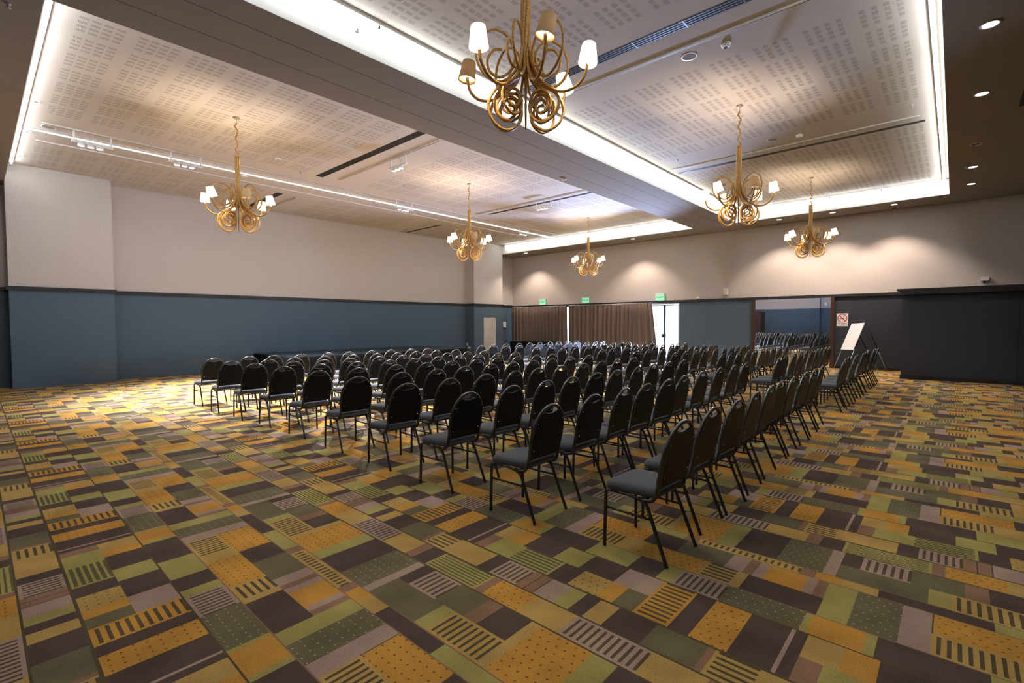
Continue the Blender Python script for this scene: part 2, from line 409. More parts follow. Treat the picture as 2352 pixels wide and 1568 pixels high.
# ------------------------------------------------------------------ walls
def wall_left():
    m = MB(); t = 0.2
    for z0, z1, k in ((0, ZD-0.1, 'blue'), (ZD-0.1, ZC+0.2, 'beige')):
        m.box(XW-t, YN, z0, XW, YF, z1, k)
        m.box(XW, CYN, z0, XP, 2.72, z1, k)
        m.box(XW, 16.64, z0, XP, CYF, z1, k)
    struct(m.build('wall_left'))
wall_left()
def wall_far():
    m = MB(); y0, y1 = YF, YF+0.2
    m.box(XW, y0, 2.5, XR, y1, ZC+0.2, 'beige')
    m.box(XW, y0, 0, XW+0.05, y1, 2.5, 'blue')
    m.box(-8.67, y0, 0, -3.10, y1, 2.5, 'blue')
    m.box(-3.10, y0, 0, XR, y1, 2.5, 'charcoal')
    struct(m.build('wall_far'))
wall_far()
def wall_rear():
    m = MB(); y0, y1 = YN-0.2, YN
    m.box(XW, y0, 0, XR, y1, 2.66, 'blue'); m.box(XW, y0, 2.66, XR, y1, ZS, 'beige')
    for a, b, d in ((-11.3, -9.8, 0.12), (-9.8, -9.1, 0.20), (-9.1, -7.5, 0.26)):
        m.box(a, y1, 0, b, y1+d, 2.64, 'blue'); m.box(a, y1, 2.64, b, y1+d, ZS, 'beige')
    struct(m.build('wall_rear'))
wall_rear()
m = MB(); m.box(XR, YN, 0, XR+0.2, YF, 2.55, 'charcoal'); m.box(XR, YN, 2.55, XR+0.2, YF, ZC+0.2, 'beige'); struct(m.build('wall_right'))
# vestibule block at the right end of the far wall
m = MB(); m.box(-1.10, 17.569, 0, 1.19, YF, 2.44, 'charcoal'); m.box(1.20, 17.569, 0, XR, YF, 2.44, 'charcoal'); m.box(1.18, 17.58, 0, 1.21, YF, 2.43, 'dark')
struct(m.build('wall_vestibule'))
m = MB(); m.prism([(-1.12,2.36),(-1.14,2.42),(-1.22,2.47),(-1.22,2.52),(XR,2.52),(XR,2.36)], 'y', 17.44, 20.17, 'rail')
struct(m.build('trim_1'))
# dado rails
def rail(name, boxes):
    m = MB()
    for b in boxes:
        x0, y0, x1, y1, z = b
        m.box(x0, y0, z-0.10, x1, y1, z-0.035, 'rail'); m.box(min(x0,x1) if x1-x0 > .2 else x0, y0, z-0.04, x1, y1, z, 'rail')
    return struct(m.build(name, bevel=0.004))
rail('trim_2', [(XW, YN, XW+0.05, CYN-0.001, ZD), (XP, CYN-0.05, XP+0.05, 2.77, ZD), (XW, CYN-0.05, XP, CYN, ZD), (XW, 2.72, XP, 2.77, ZD), (XW, 2.77, XW+0.05, 16.59, ZD),
                (XP, 16.59, XP+0.05, CYF+0.05, ZD), (XW, 16.59, XP, 16.64, ZD), (XW, CYF, XP, CYF+0.05, ZD), (XW, CYF+0.05, XW+0.05, YF, ZD)])
rail('trim_3', [(XW+0.05, YF-0.05, -1.22, YF, 2.565)])
struct(MB().box(-8.67, YF-0.02, 0, -5.80, YF, 0.10, 'rail').build('baseboard_far'))
m = MB(); m.box(-3.09, YF-0.02, 0, -1.10, YF, 0.10, 'rail'); m.box(-1.12, 17.549, 0, XR, 17.569, 0.11, 'rail'); m.box(-1.12, 17.549, 0, -1.10, YF, 0.11, 'rail')
struct(m.build('baseboard_vestibule'))
struct(MB().box(-12.6, YN, 0, -11.65, YN+0.05, 2.5, 'wood').box(-11.65, YN, 0, -11.32, YN+0.03, 2.45, 'dark').build('door_2'))

# ------------------------------------------------------------------ ceiling with two coffers
for b in ((XW, YN, XR, CYN), (XW, CYF, XR, YF), (CXR, CYN, XR, CYF)):
    struct(MB().box(b[0], b[1], ZS, b[2], b[3], ZC+0.2, 'ceil').build('ceiling'))
beam = struct(MB().box(BXL, CYN, ZS, BXR, CYF, ZC+0.2, 'ceil').build('ceiling_beam'))
for x0, x1 in ((XW, BXL), (BXR, CXR)):
    ceiling = struct(MB().box(x0, CYN, ZC, x1, CYF, ZC+0.15, 'perf').build('ceiling_recess'))
t = 0.006
m = MB()
for x0, x1 in ((XW, BXL), (BXR, CXR)):
    m.box(x0, CYN, ZS+0.002, x1, CYN+t, ZC-0.02, 'cove'); m.box(x0, CYF-t, ZS+0.002, x1, CYF, ZC-0.02, 'cove')
    if x0 > XW: m.box(x0, CYN, ZS+0.002, x0+t, CYF, ZC-0.02, 'cove')
    m.box(x1-t, CYN, ZS+0.002, x1, CYF, ZC-0.02, 'cove')
m.build('cove_face', ceiling)
for x in (-6.98, -6.42):
    MB().box(x-0.004, YN, ZS-0.002, x+0.004, CYF, ZS+0.001, 'joint').build('panel_joint', beam)

# cove lights: runs of tubes along each coffer edge
def cove_run(p0, p1, label, n, gap_at=None):
    t = thing('cove_light', label, 'light', (p0[0], p0[1], 5.59), group=None)
    dx, dy = p1[0]-p0[0], p1[1]-p0[1]; L = math.hypot(dx, dy); ux, uy = dx/L, dy/L
    for k in range(n):
        a, b = L*k/n+0.03, L*(k+1)/n-0.03
        MB().tube([(ux*a, uy*a, 0), (ux*b, uy*b, 0)], 0.016, 'tube', seg=8).build('tube', t)
    nx, ny = -uy, ux
    h = MB()
    for s in range(n):
        a, b = L*s/n+0.005, L*(s+1)/n-0.005
        q = 0.03
        xs = sorted((ux*a-nx*q, ux*b+nx*q)); ys = sorted((uy*a-ny*q, uy*b+ny*q))
        h.box(xs[0], ys[0], 0.022, xs[1], ys[1], 0.045, 'white')
        for e in (a, b):
            h.tube([(ux*e-ux*.012, uy*e-uy*.012, 0), (ux*e+ux*.012, uy*e+uy*.012, 0)], 0.022, 'tubecap', seg=8)
    h.build('housing', t)
o_ = 0.12
cove_run((BXR+o_, CYN+.2), (BXR+o_, CYF-.15), 'long run of white tubes in the right ceiling recess beside the beam', 12)
cove_run((CXR-o_, CYN+.2), (CXR-o_, CYF-.15), 'long run of white tubes along the right edge of the right ceiling recess', 8)
cove_run((BXR+.2, CYF-o_), (CXR-.2, CYF-o_), 'run of white tubes at the far end of the right ceiling recess', 4)
cove_run((XP+.3, CYN+o_), (BXL-.2, CYN+o_), 'run of white tubes at the near end of the left ceiling recess', 7)
cove_run((XP+.3, CYF-o_), (BXL-.2, CYF-o_), 'run of white tubes at the far end of the left ceiling recess', 7)
cove_run((BXL-o_, CYN+.2), (BXL-o_, CYF-.15), 'run of white tubes in the left ceiling recess hidden behind the beam', 12)

# LED line
t = thing('led_strip', 'bright white LED line on the left ceiling between two rails', 'light', (-14.17, 0.83, ZC-0.004))
for k in range(6):
    a, b = k*17.7/6+0.01, (k+1)*17.7/6-0.01
    MB().box(-0.022, a, -0.02, 0.022, b, -0.004, 'led').build('diffuser', t)
MB().box(-0.03, 0, -0.012, 0.03, 17.7, 0.0, 'white').build('channel', t)

# track rails
def track(x0, y0, x1, y1, label):
    m = MB(); w = 0.018
    m.box(min(x0,x1)-w, min(y0,y1)-w, ZC-0.035, max(x0,x1)+w, max(y0,y1)+w, ZC-0.003, 'trackw')
    o = m.build('lighting_track'); tag(o, label, 'lighting track')
    g_ = MB()
    if abs(x1-x0) > abs(y1-y0): g_.box(min(x0,x1), y0-0.006, ZC-0.0365, max(x0,x1), y0+0.006, ZC-0.035, 'dark')
    else: g_.box(x0-0.006, min(y0,y1), ZC-0.0365, x0+0.006, max(y0,y1), ZC-0.035, 'dark')
    q = g_.build('groove', o)
track(-13.56, 1.07, -13.56, 18.1, 'cream ceiling track on the beam side of the LED line')
track(-14.93, 1.06, -14.93, 17.2, 'cream ceiling track on the wall side of the LED line')
track(-12.85, 7.03, -7.55, 7.03, 'cream cross track next to the nearer wide black vent, left recess')
track(-13.20, 12.65, -7.55, 12.65, 'cream cross track next to the farther black vent, left recess')
track(-18.0, 7.05, -15.65, 7.05, 'short cream track behind the nearest left chandelier by the wall')
track(-18.0, 12.62, -15.75, 12.62, 'short cream track beside the farther short vent near left wall')
track(-5.80, 7.15, -0.62, 7.15, 'cream track beside the wide vent, right ceiling recess')
track(-5.64, 12.60, -0.61, 12.60, 'cream track beside the narrow vent, right ceiling recess')

# slot vents
def vent(x0, x1, y, w, z, label, joints=0):
    t = thing('slot_vent', label, 'air vent', (0,0,z))
    MB().box(x0, y-w/2, -0.004, x1, y+w/2, 0.0, 'dark').build('slot', t)
    m = MB()
    n = max(1, int(w/0.05))
    for k in range(n):
        yy = y-w/2 + w*(k+0.5)/n
        m.box(x0, yy-0.004, -0.008, x1, yy+0.004, -0.003, 'ventb')
    m.build('blade', t)
    if joints:
        for k in range(1, joints+1):
            xx = x0+(x1-x0)*k/(joints+1); MB().box(xx-0.01, y-w/2, -0.010, xx+0.01, y+w/2, -0.002, 'ventb').build('joint_bar', t)
vent(-13.02, -7.56, 6.52, 0.20, ZC, 'wide black slot vent across the left ceiling recess')
vent(-18.0, -15.55, 6.52, 0.20, ZC, 'short wide black slot vent behind the nearest left chandelier')
vent(-12.90, -7.56, 13.03, 0.13, ZC, 'narrow black slot vent across the farther left ceiling recess')
vent(-18.07, -15.69, 13.05, 0.13, ZC, 'short black slot vent near the middle of the left wall')
vent(-5.80, -0.55, 6.62, 0.20, ZC, 'wide dark slot vent above the nearest right chandelier', 6)
vent(-5.66, -0.53, 13.03, 0.12, ZC, 'narrow dark slot vent in the right ceiling recess', 3)
vent(-5.62, -0.55, 19.90, 0.05, ZS, 'thin black slot in the far soffit, right of the beam')
vent(-12.60, -7.85, 19.90, 0.05, ZS, 'thin black slot in the far soffit, left of the beam')
vent(-16.95, -15.35, 19.90, 0.05, ZS, 'thin black slot in the far soffit above the left curtain')
m = MB().box(0.72, 10.2, ZS-0.01, 1.3, 11.9, ZS, 'dark'); tag(m.build('ceiling_hatch'), 'dark rectangular ceiling hatch at the right edge of the photo', 'ceiling hatch')

# ------------------------------------------------------------------ downlights
def downlight(x, y, lit, label, watt=None, ang=110):
    watt = watt or W_DOWN
    t = thing('downlight', label, 'downlight', (x, y, ZS), group='recessed downlights')
    MB().lathe([(0.075,0.0),(0.098,-0.002),(0.100,-0.010),(0.080,-0.010),(0.075,-0.003)], 'white', seg=24).build('ring', t)
    MB().lathe([(0,-0.004),(0.078,-0.004)], 'downface' if lit else 'dark', seg=24).build('lens', t)
    if lit:
        light('lamp', 'SPOT', t, (0,0,-0.03), watt, (1.0, 0.80, 0.67), spot_size=R(ang), spot_blend=0.55, shadow_soft_size=0.05)
for x, w in ((-1.456,'the far row, nearest the vestibule'), (-3.05,'the far row above the mirror'), (-4.649,'the far row, first right of the beam end'),
          (-10.295,'the far soffit left of the beam'), (-16.33,'the far soffit corner above the left curtain')):
    downlight(x, 19.12, True, 'lit round downlight in '+w)
for y, lit, w in ((8.41,True,'nearest of the right-hand soffit row'), (10.85,True,'second nearest of the right-hand soffit row'), (13.82,False,'middle of the right-hand soffit row'),
               (15.79,True,'second farthest of the right-hand soffit row'), (17.69,True,'farthest of the right-hand soffit row')):
    downlight(0.245, y, lit, ('lit' if lit else 'unlit dark')+' round downlight, '+w, 55)

for x, w in ((-16.3,'rear soffit above the near pilaster'), (-10.3,'rear soffit behind the beam'), (-8.2,'rear soffit opposite the mirror'), (-4.6,'rear soffit behind the camera'), (-1.5,'rear soffit right behind the camera')):  # added out-of-view downlights, brighten the rear wall that the mirror reflects
    downlight(x, -1.55, True, 'added unseen round downlight in the '+w, 25)

# ------------------------------------------------------------------ track spotlights
def spot(x, y, rz, label, aim=(0,0,-1), watt=W_SPOT):
    t = thing('track_spotlight', label, 'spotlight', (x, y, ZC-0.036), rz, group='triple spotlights on the ceiling tracks')
    for s in (-1, 1):
        MB().box(s*0.30-0.015, -0.012, -0.19, s*0.30+0.015, 0.012, 0.0, 'white').build('bracket', t, bevel=0.003)
    MB().box(-0.34, -0.035, -0.235, 0.34, 0.035, -0.19, 'white').build('bar', t, bevel=0.006)
    for k in (-1, 0, 1):
        hd = MB().lathe([(0,-0.235),(0.045,-0.235),(0.062,-0.28),(0.062,-0.31),(0.054,-0.312),(0.052,-0.300)], 'white', seg=18).build('lamp_head', t, (k*0.15-0.04, 0, 0.02))
        MB().lathe([(0,-0.303),(0.054,-0.303)], 'spotface', seg=18).build('lens', hd)
    MB().tube(smooth_path([(0.05,0,-0.0),(0.03,0.01,-0.06),(0.09,0.02,-0.10),(0.06,0,-0.19)]), 0.004, 'tubecap', seg=6).build('cable', t)
    l = light('lamp', 'SPOT', t, (0,0,-0.34), watt, (0.98, 0.93, 1.0), spot_size=R(95), spot_blend=0.8, shadow_soft_size=0.06)
    d = Vector(aim); d.rotate(Matrix.Rotation(-rz, 3, 'Z')); l.rotation_euler = d.to_track_quat('-Z', 'Y').to_euler()
H = math.pi/2
spot(-13.56, 1.83, H, 'triple spotlight nearest the left cove on the rail beside the LED line', (.1,.4,-1), 900)
spot(-13.56, 3.52, H, 'triple white spotlight on the rail behind the nearest left chandelier', (.16,.30,-1), 6000)
spot(-13.56, 9.70, H, 'triple white spotlight beside the middle of the LED line', (.45,-.2,-1), 4000)
spot(-13.56, 15.75, H, 'triple white spotlight at the far end of the LED line', (.45,-.2,-1), 4000)
spot(-10.05, 7.03, 0, 'triple white spotlight on the cross track by the wide black vent', (.15,.0,-1), 4500)
spot(-10.05, 12.65, 0, 'triple white spotlight on the farther cross track in the left recess', (.1,0,-1), 2000)

# ------------------------------------------------------------------ ceiling devices
def disc(name, x, y, z, r, label, cat, hgt=0.03, inner='dark'):
    o = MB().lathe([(0,-hgt*0.6),(r*0.45,-hgt*0.6),(r*0.5,-hgt),(r*0.8,-hgt*0.8),(r,-hgt*0.3),(r,0)], 'white', seg=20).build(name, None, (x, y, z))
    tag(o, label, cat)
    MB().lathe([(0,-hgt*0.62),(r*0.42,-hgt*0.62)], inner, seg=16).build('grille', o)
disc('ceiling_sensor', -12.38, 0.90, ZC, 0.075, 'small white ceiling disc by the left cove, nearest the beam', 'sensor')
disc('ceiling_sensor', -14.44, 0.90, ZC, 0.075, 'small white ceiling disc by the left cove at the LED line', 'sensor')
disc('ceiling_sensor', -16.59, 0.90, ZC, 0.075, 'small white ceiling disc by the left cove above the pilaster', 'sensor')
disc('ceiling_sensor', -12.37, 5.14, ZC, 0.075, 'small white ceiling disc right of the nearest left chandelier cable', 'sensor')
disc('ceiling_sensor', -14.45, 5.10, ZC, 0.075, 'small white ceiling disc just under the LED line', 'sensor')
disc('smoke_detector', -2.556, 7.49, ZC, 0.07, 'white smoke detector in the right recess near the wide vent', 'smoke detector', 0.06)
disc('smoke_detector', -2.583, 12.17, ZC, 0.07, 'white smoke detector near the narrow vent, right recess', 'smoke detector', 0.06)
disc('smoke_detector', -7.28, 9.99, ZS, 0.07, 'smoke detector on the underside of the beam', 'smoke detector', 0.06)
for x, y, l in ((-3.085,7.46,'round speaker grille in the right recess near the wide vent'), (-3.08,12.05,'round speaker grille beside the narrow vent, right recess'), (-13.82,1.17,'round speaker grille by the near end of the LED line')):
    o = MB().lathe([(0.105,0),(0.12,-0.004),(0.12,-0.010),(0.10,-0.008)], 'white', seg=28).build('ceiling_speaker', None, (x,y,ZC)); tag(o, l, 'speaker')
    MB().lathe([(0,-0.006),(0.105,-0.006)], 'grille', seg=28).build('grille', o)
for x, y, z, l in ((-0.68,11.92,ZC,'brass fire sprinkler near the right cove'), (-5.2,11.9,ZC,'fire sprinkler near the beam in the right recess'), (-7.94,0.38,ZS,'fire sprinkler on the near soffit, top left corner'),
                 (-1.97,18.95,ZS,'fire sprinkler on the far soffit right of the beam'), (0.12,15.7,ZS,'fire sprinkler beside a downlight on the right soffit'), (-13.0,6.0,ZC,'fire sprinkler above the left recess near the short vent'), (-12.0,8.6,ZC,'fire sprinkler between the two left cross tracks')):
    o = MB().lathe([(0,0),(0.03,0),(0.03,-0.006),(0.010,-0.010),(0.008,-0.035),(0.026,-0.045),(0,-0.047)], 'tubecap', seg=12).build('fire_sprinkler', None, (x,y,z)); tag(o, l, 'sprinkler')
o = MB().lathe([(0,0.02),(0.012,0.02),(0.03,0.012),(0.036,0.0)], 'white', seg=18).build('side_sprinkler', None, (BXR+t.location[0]*0+0.007, 3.53, 5.485)); o.rotation_euler = (0, R(90), 0)
tag(o, 'small round nozzle on the white side of the beam', 'sprinkler')
o = MB().lathe([(0,0.025),(0.010,0.025),(0.012,0.014)], 'dark', seg=14).build('nozzle', o)

# ------------------------------------------------------------------ chandeliers
Z0 = 3.97
def revolve_plane(pts, r, m, seg=8, n=6, taper=None):
    return MB().tube(smooth_path([(p[0], (p[2] if len(p) > 2 else 0.0), p[1]) for p in pts], n), r, m, seg=seg, taper=taper)
def make_chandelier(lit):
    t = thing('chandelier', 'x', 'chandelier', (0,0,Z0))
    H_ = ZC - Z0
    MB().lathe([(0,H_),(0.06,H_),(0.062,H_-0.015),(0.02,H_-0.03),(0,H_-0.03)], 'canopy', seg=20).build('canopy', t)
    # cable: thin wire then twisted rope
    pts = [(0,0,H_-0.02),(0.0,0.0,H_-0.13)]
    MB().tube(pts, 0.004, 'canopy', seg=6).build('wire', t)
    tw = [(0.0,0.0,H_-0.12)]
    for k in range(26):
        z = H_-0.12 - (H_-0.12-0.90)*k/25; a = k*0.75; q = 0.030*(0.25+0.75*abs(math.sin(k*0.9)))
        tw.append((q*math.cos(a), q*math.sin(a), z))
    MB().tube(smooth_path(tw, 4), 0.014, 'rope', seg=8).build('twisted_cord', t)
    # knot and column
    kn = [(0.03*math.cos(a), 0.03*math.sin(a), 0.94-0.018*a/2) for a in [x*0.8 for x in range(22)]]
    MB().tube(smooth_path(kn, 3), 0.011, 'rope', seg=6).build('knot', t)
    m = MB()
    for k in range(7):
        a = k*2*math.pi/7
        path = [(0.032*math.cos(a+z*1.6), 0.032*math.sin(a+z*1.6), z) for z in (0.93,0.75,0.55,0.35,0.18,0.05)]
        m.tube(smooth_path(path, 3), 0.019, 'rope', seg=7)
    m.tube([(0,0,0.92),(0,0,0.02)], 0.03, 'rope', seg=8)
    m.build('column', t)
    for k in range(6):
        a = k*math.pi/3
        arm = revolve_plane([(0.035,0.22),(0.07,0.04),(0.18,-0.12),(0.32,-0.205),(0.46,-0.19),(0.555,-0.10),(0.585,0.02)], 0.014, 'rope').build('lamp_arm', t, rz=a+0.26)
        s = lit[k]
        sh = MB().lathe([(0.088,-0.03),(0.064,0.15),(0.061,0.15),(0.085,-0.03),(0.088,-0.03)], 'shade_lit' if s else 'shade_off', seg=24).build('lamp_shade', arm, (0.588,0,0.045))
        sh.rotation_euler = (random.uniform(-.22,.22), random.uniform(-.15,.30), 0)
        MB().lathe([(0,0.0),(0.012,0.0),(0.018,0.02),(0.018,0.045),(0,0.06)], 'bulb' if s else 'white', seg=12).build('bulb', arm, (0.588,0,0.0))
        if s or True:
            light('lamp', 'POINT', arm, (0.588,0,0.095), W_BULB*(1.0 if s else 0.12), (1.0, 0.80, 0.58), shadow_soft_size=0.018)
    for k in range(6):
        a = k*math.pi/3 + 0.26 + R(22)
        s = 1.0 if k % 2 else 0.9
        pts = [(0.04,0.25),(0.07,0.07),(0.16,-0.06),(0.28,-0.11),(0.41,-0.03),(0.47,0.12),(0.42,0.29),(0.29,0.37),(0.16,0.31),(0.10,0.17),(0.14,0.03),(0.24,-0.03),(0.335,0.02),(0.36,0.13),(0.30,0.225),(0.22,0.235)]
        revolve_plane([(x*s, z*s, 0.05*math.sin(i*0.35)) for i, (x, z) in enumerate(pts)], 0.0130, 'rope').build('upper_scroll', t, rz=a)
    for k in range(8):
        a = R((72, 88, 104, 122, 252, 268, 284, 302)[k]); f_ = (1.0, 0.86, 1.06, 0.78, 0.92, 1.04, 0.82, 1.0)[k]
        pts = [(0.03,0.12),(0.06,-0.02),(0.15,-0.10),(0.27,-0.17),(0.345,-0.30),(0.31,-0.44),(0.19,-0.515),(0.075,-0.46),(0.045,-0.34),(0.09,-0.225),(0.18,-0.205),(0.255,-0.27),(0.25,-0.375),(0.17,-0.425),(0.105,-0.375),(0.115,-0.30),(0.165,-0.275)]
        revolve_plane([(x*f_, z*(f_ if z < 0 else 1), 0.02*math.sin(i*0.5)) for i, (x, z) in enumerate(pts)], 0.0140, 'rope').build('lower_scroll', t, rz=a)
    MB().tube([(0,0,0.05),(0,0,-0.35),(0,0,-0.53)], 0.016, 'rope', seg=8, taper=0.4).build('finial', t)
    return t
c1 = make_chandelier([1,0,1,0,1,1]); register(c1)
c1.location = (-3.07, 3.60, Z0); c1.rotation_euler.z = R(132); c1['label'] = 'largest gold rope chandelier at top centre, its cable out of frame'
c2 = make_chandelier([1,1,1,0,1,1]); register(c2)
spots = [(-3.07, 9.77, 'gold rope chandelier in the right recess before the narrow vent', 118),
         (-3.07, 15.95, 'farthest gold rope chandelier in the right recess, nearest the mirror', 100),
         (-10.53, 3.60, 'nearest gold rope chandelier left of the beam', 160),
         (-10.53, 9.80, 'middle gold rope chandelier in the left recess', 137),
         (-10.53, 16.03, 'farthest and smallest gold rope chandelier left of the beam', 122)]
for i, (x, y, l, a) in enumerate(spots):
    o = c2 if i == 0 else copy_tree(c2)
    o.location = (x, y, Z0); o.rotation_euler.z = R(a); o['label'] = l
for o in [o for o in C.objects if o.name.startswith('chandelier')]: o['group'] = 'gold rope chandeliers'

# ------------------------------------------------------------------ banquet chairs (facing -x, towards the stage)
def arch(hw, z0, zt, n=14, inset=0.0):
    """half-ellipse topped outline, y-z, from bottom left up over to bottom right"""
    hw -= inset; zt -= inset; zs = zt - 0.235
    pts = [(-hw*0.97, z0), (-hw, z0+0.12), (-hw, zs-0.05)]
    for k in range(n+1):
        a = math.pi - math.pi*k/n
        pts.append((hw*math.cos(a), zs + (zt-zs)*math.sin(a)))
    pts += [(hw, zs-0.05), (hw, z0+0.12), (hw*0.97, z0)]
    return pts
def lean(z):   # x of the back plane at height z
    return 0.145 + (z-0.42)*0.20
def make_chair():
    t = thing('banquet_chair', 'x', 'chair')
    # seat: cushion grown from a rounded outline
    m = MB(); i = m.mi('seat')
    out = []
    hwf, hwb, xf, xb, rc = 0.222, 0.200, -0.262, 0.150, 0.075
    for cx, cy, a0 in ((xf+rc, -hwf+rc, 180), (xb-0.03, -hwb+0.03, 270), (xb-0.03, hwb-0.03, 0), (xf+rc, hwf-rc, 90)):
        rr = rc if cx < 0 else 0.03
        for k in range(6):
            a = R(a0 + 18*k); out.append((cx+rr*math.cos(a), cy+rr*math.sin(a)))
    lay = [(0.425,0.955),(0.432,0.99),(0.447,1.0),(0.466,0.985),(0.480,0.93),(0.488,0.80),(0.4925,0.55)]
    rings = []
    for z, s in lay:
        rings.append([m.bm.verts.new((-0.05+(x+0.05)*s, y*s, z - 0.010*max(0, (-x-0.12))/0.14)) for x, y in out])
    n = len(out)
    for A_, B2 in zip(rings, rings[1:]):
        for k in range(n):
            f = m.bm.faces.new((A_[k], A_[(k+1)%n], B2[(k+1)%n], B2[k])); f.material_index = i; f.smooth = True
    m.bm.faces.new(rings[0][::-1]); f = m.bm.faces.new(rings[-1]); f.smooth = True
    m.build('seat', t)
    # backrest: black shell with a crescent hand hole under the tube, grey pad on the front
    o0 = arch(0.196, 0.500, 0.924, 26)
    mid = len(o0)//2
    pts = []
    for y, z in o0:
        if abs(y) < 0.105 and z > 0.80:
            zc = 0.884 - 0.022*math.cos(y/0.105*math.pi/2)   # concave lower lip
            pts.append((y, min(z, zc + 0.0)))
        else: pts.append((y, z))
    def sheet(mm, outline, d0, d1, key):
        ii = mm.mi(key)
        A_ = [mm.bm.verts.new((lean(z)+d0, y, z)) for y, z in outline]; B2 = [mm.bm.verts.new((lean(z)+d1, y, z)) for y, z in outline]
        mm.bm.faces.new(A_).material_index = ii; mm.bm.faces.new(B2[::-1]).material_index = ii
        k2 = len(outline)
        for k in range(k2): mm.bm.faces.new((A_[k], B2[k], B2[(k+1)%k2], A_[(k+1)%k2])).material_index = ii
    m = MB(); sheet(m, pts, -0.004, 0.012, 'plastic')
    inner = [(y*0.93, 0.52+(z-0.505)*0.93) for y, z in pts]
    sheet(m, inner, -0.030, -0.004, 'seat')
    m.build('backrest', t)
    for s in (-1, 1):
        for z in (0.575, 0.80):
            x = lean(z)+0.014
            MB().lathe([(0,0.003),(0.004,0.003),(0.006,0)], 'rivet', seg=8).build('rivet', t, (x, s*0.168, z)).rotation_euler = (0, R(90), 0)
    # back tube: one bent loop, running under the seat at both sides
    loop = [(0.02,-0.205,0.408),(0.09,-0.206,0.404),(0.128,-0.206,0.416),(0.148,-0.205,0.445)]
    loop += [(lean(z), y, z) for y, z in arch(0.205, 0.52, 0.935, 18)]
    loop += [(0.148,0.205,0.445),(0.128,0.206,0.416),(0.09,0.206,0.404),(0.02,0.205,0.408)]
    MB().tube(loop, 0.0140, 'frame', seg=8).build('back_frame', t)
    lip = [(lean(z)+0.006, y, z) for y, z in pts if abs(y) < 0.108 and z > 0.80]
    MB().tube(lip, 0.006, 'plastic', seg=6).build('handle_lip', t)
    # side frames: front leg, rear leg, seat rail
    for s in (-1, 1):
        y = s*0.208
        MB().tube(smooth_path([(-0.19,y,0.415),(-0.225,y,0.405),(-0.238,y,0.375),(-0.241,s*0.212,0.2),(-0.243,s*0.216,0.004)], 4), 0.0125, 'frame', seg=8).build('leg', t)
        MB().tube(smooth_path([(0.03,y,0.402),(0.07,y,0.385),(0.098,y,0.345),(0.165,s*0.213,0.18),(0.238,s*0.218,0.004)], 4), 0.0125, 'frame', seg=8).build('leg', t)
        MB().tube([(-0.237,s*0.209,0.285),(0.122,s*0.210,0.285)], 0.008, 'frame', seg=6).build('stretcher', t)
    m = MB()
    for s in (-1, 1): m.tube([(-0.195,s*0.208,0.415),(-0.05,s*0.208,0.413),(0.035,s*0.208,0.402)], 0.0115, 'frame', seg=8)
    m.tube([(-0.18,-0.208,0.412),(-0.18,0.208,0.412)], 0.009, 'frame', seg=6); m.tube([(0.06,-0.206,0.404),(0.06,0.206,0.404)], 0.009, 'frame', seg=6)
    m.build('seat_frame', t)
    return t
ORD = ['first','second','third','fourth','fifth','sixth','seventh','eighth','ninth','last']
near = [[3.22,3.86,4.38,4.98,5.60,6.15,6.72,7.40,8.00,8.65],[3.16,3.84,4.41,4.90,5.45,5.97,6.67,7.37,7.95,8.55],[3.20,3.84,4.44,4.95,5.56,6.08,6.70,7.32,7.91,8.55],
        [3.24,3.87,4.50,5.05,5.60,6.13,6.73,7.35,7.88,8.47],[3.26,3.93,4.53,5.11,5.68,6.20,6.76,7.32,7.95,8.56],[3.29,3.91,4.57,5.18,5.72,6.30,6.85,7.40,7.95,8.45],
        [3.28,3.87,4.50,5.14,5.71,6.27,6.80,7.33,7.85,8.45],[3.22,3.83,4.38,4.93,5.55,6.10,6.70,7.25,7.85,8.38],[3.15,3.79,4.30,4.91,5.50,6.08,6.60,7.16,7.77,8.38],[3.20,3.85,4.33,4.93,5.53,6.06,6.66,7.20,7.80,8.33]]
far = [[10.50,11.03,11.60,12.16,12.68,13.35,14.02,14.56,15.08,15.70],[10.50,11.02,11.75,12.35,12.87,13.49,14.01,14.52,15.07,15.62],[10.55,11.12,11.65,12.22,12.80,13.40,13.95,14.50,15.04,15.80],
       [10.35,10.96,11.60,12.20,12.90,13.51,14.08,14.60,15.12,15.64],[10.60,11.18,11.94,12.55,13.12,13.73,14.25,14.77,15.28,15.80],[10.60,11.12,11.80,12.40,12.95,13.55,14.08,14.65,15.20,15.78],
       [10.40,11.00,11.60,12.15,12.75,13.29,13.83,14.35,14.94,15.52],[10.57,11.24,11.88,12.45,13.00,13.60,14.12,14.70,15.23,15.75],[10.48,11.13,11.75,12.37,13.00,13.62,14.15,14.72,15.24,15.76],[10.47,11.02,11.62,12.25,12.80,13.34,13.88,14.45,15.02,15.60]]
xn = [(-1.34,-1.46),(-2.43,-2.54),(-3.46,-3.57),(-4.50,-4.54),(-5.57,-5.62),(-6.70,-6.45),(-7.80,-7.52),(-8.78,-8.52),(-9.72,-9.52),(-10.90,-10.65)]
xf = [-1.44,-2.49,-3.57,-4.55,-5.56,-6.53,-7.60,-8.62,-9.70,-10.74]
chair = make_chair(); register(chair); first = True
rowname = ['rearmost row'] + ['%s row from the rear' % ORD[k] for k in range(1, 9)] + ['front row by the stage']
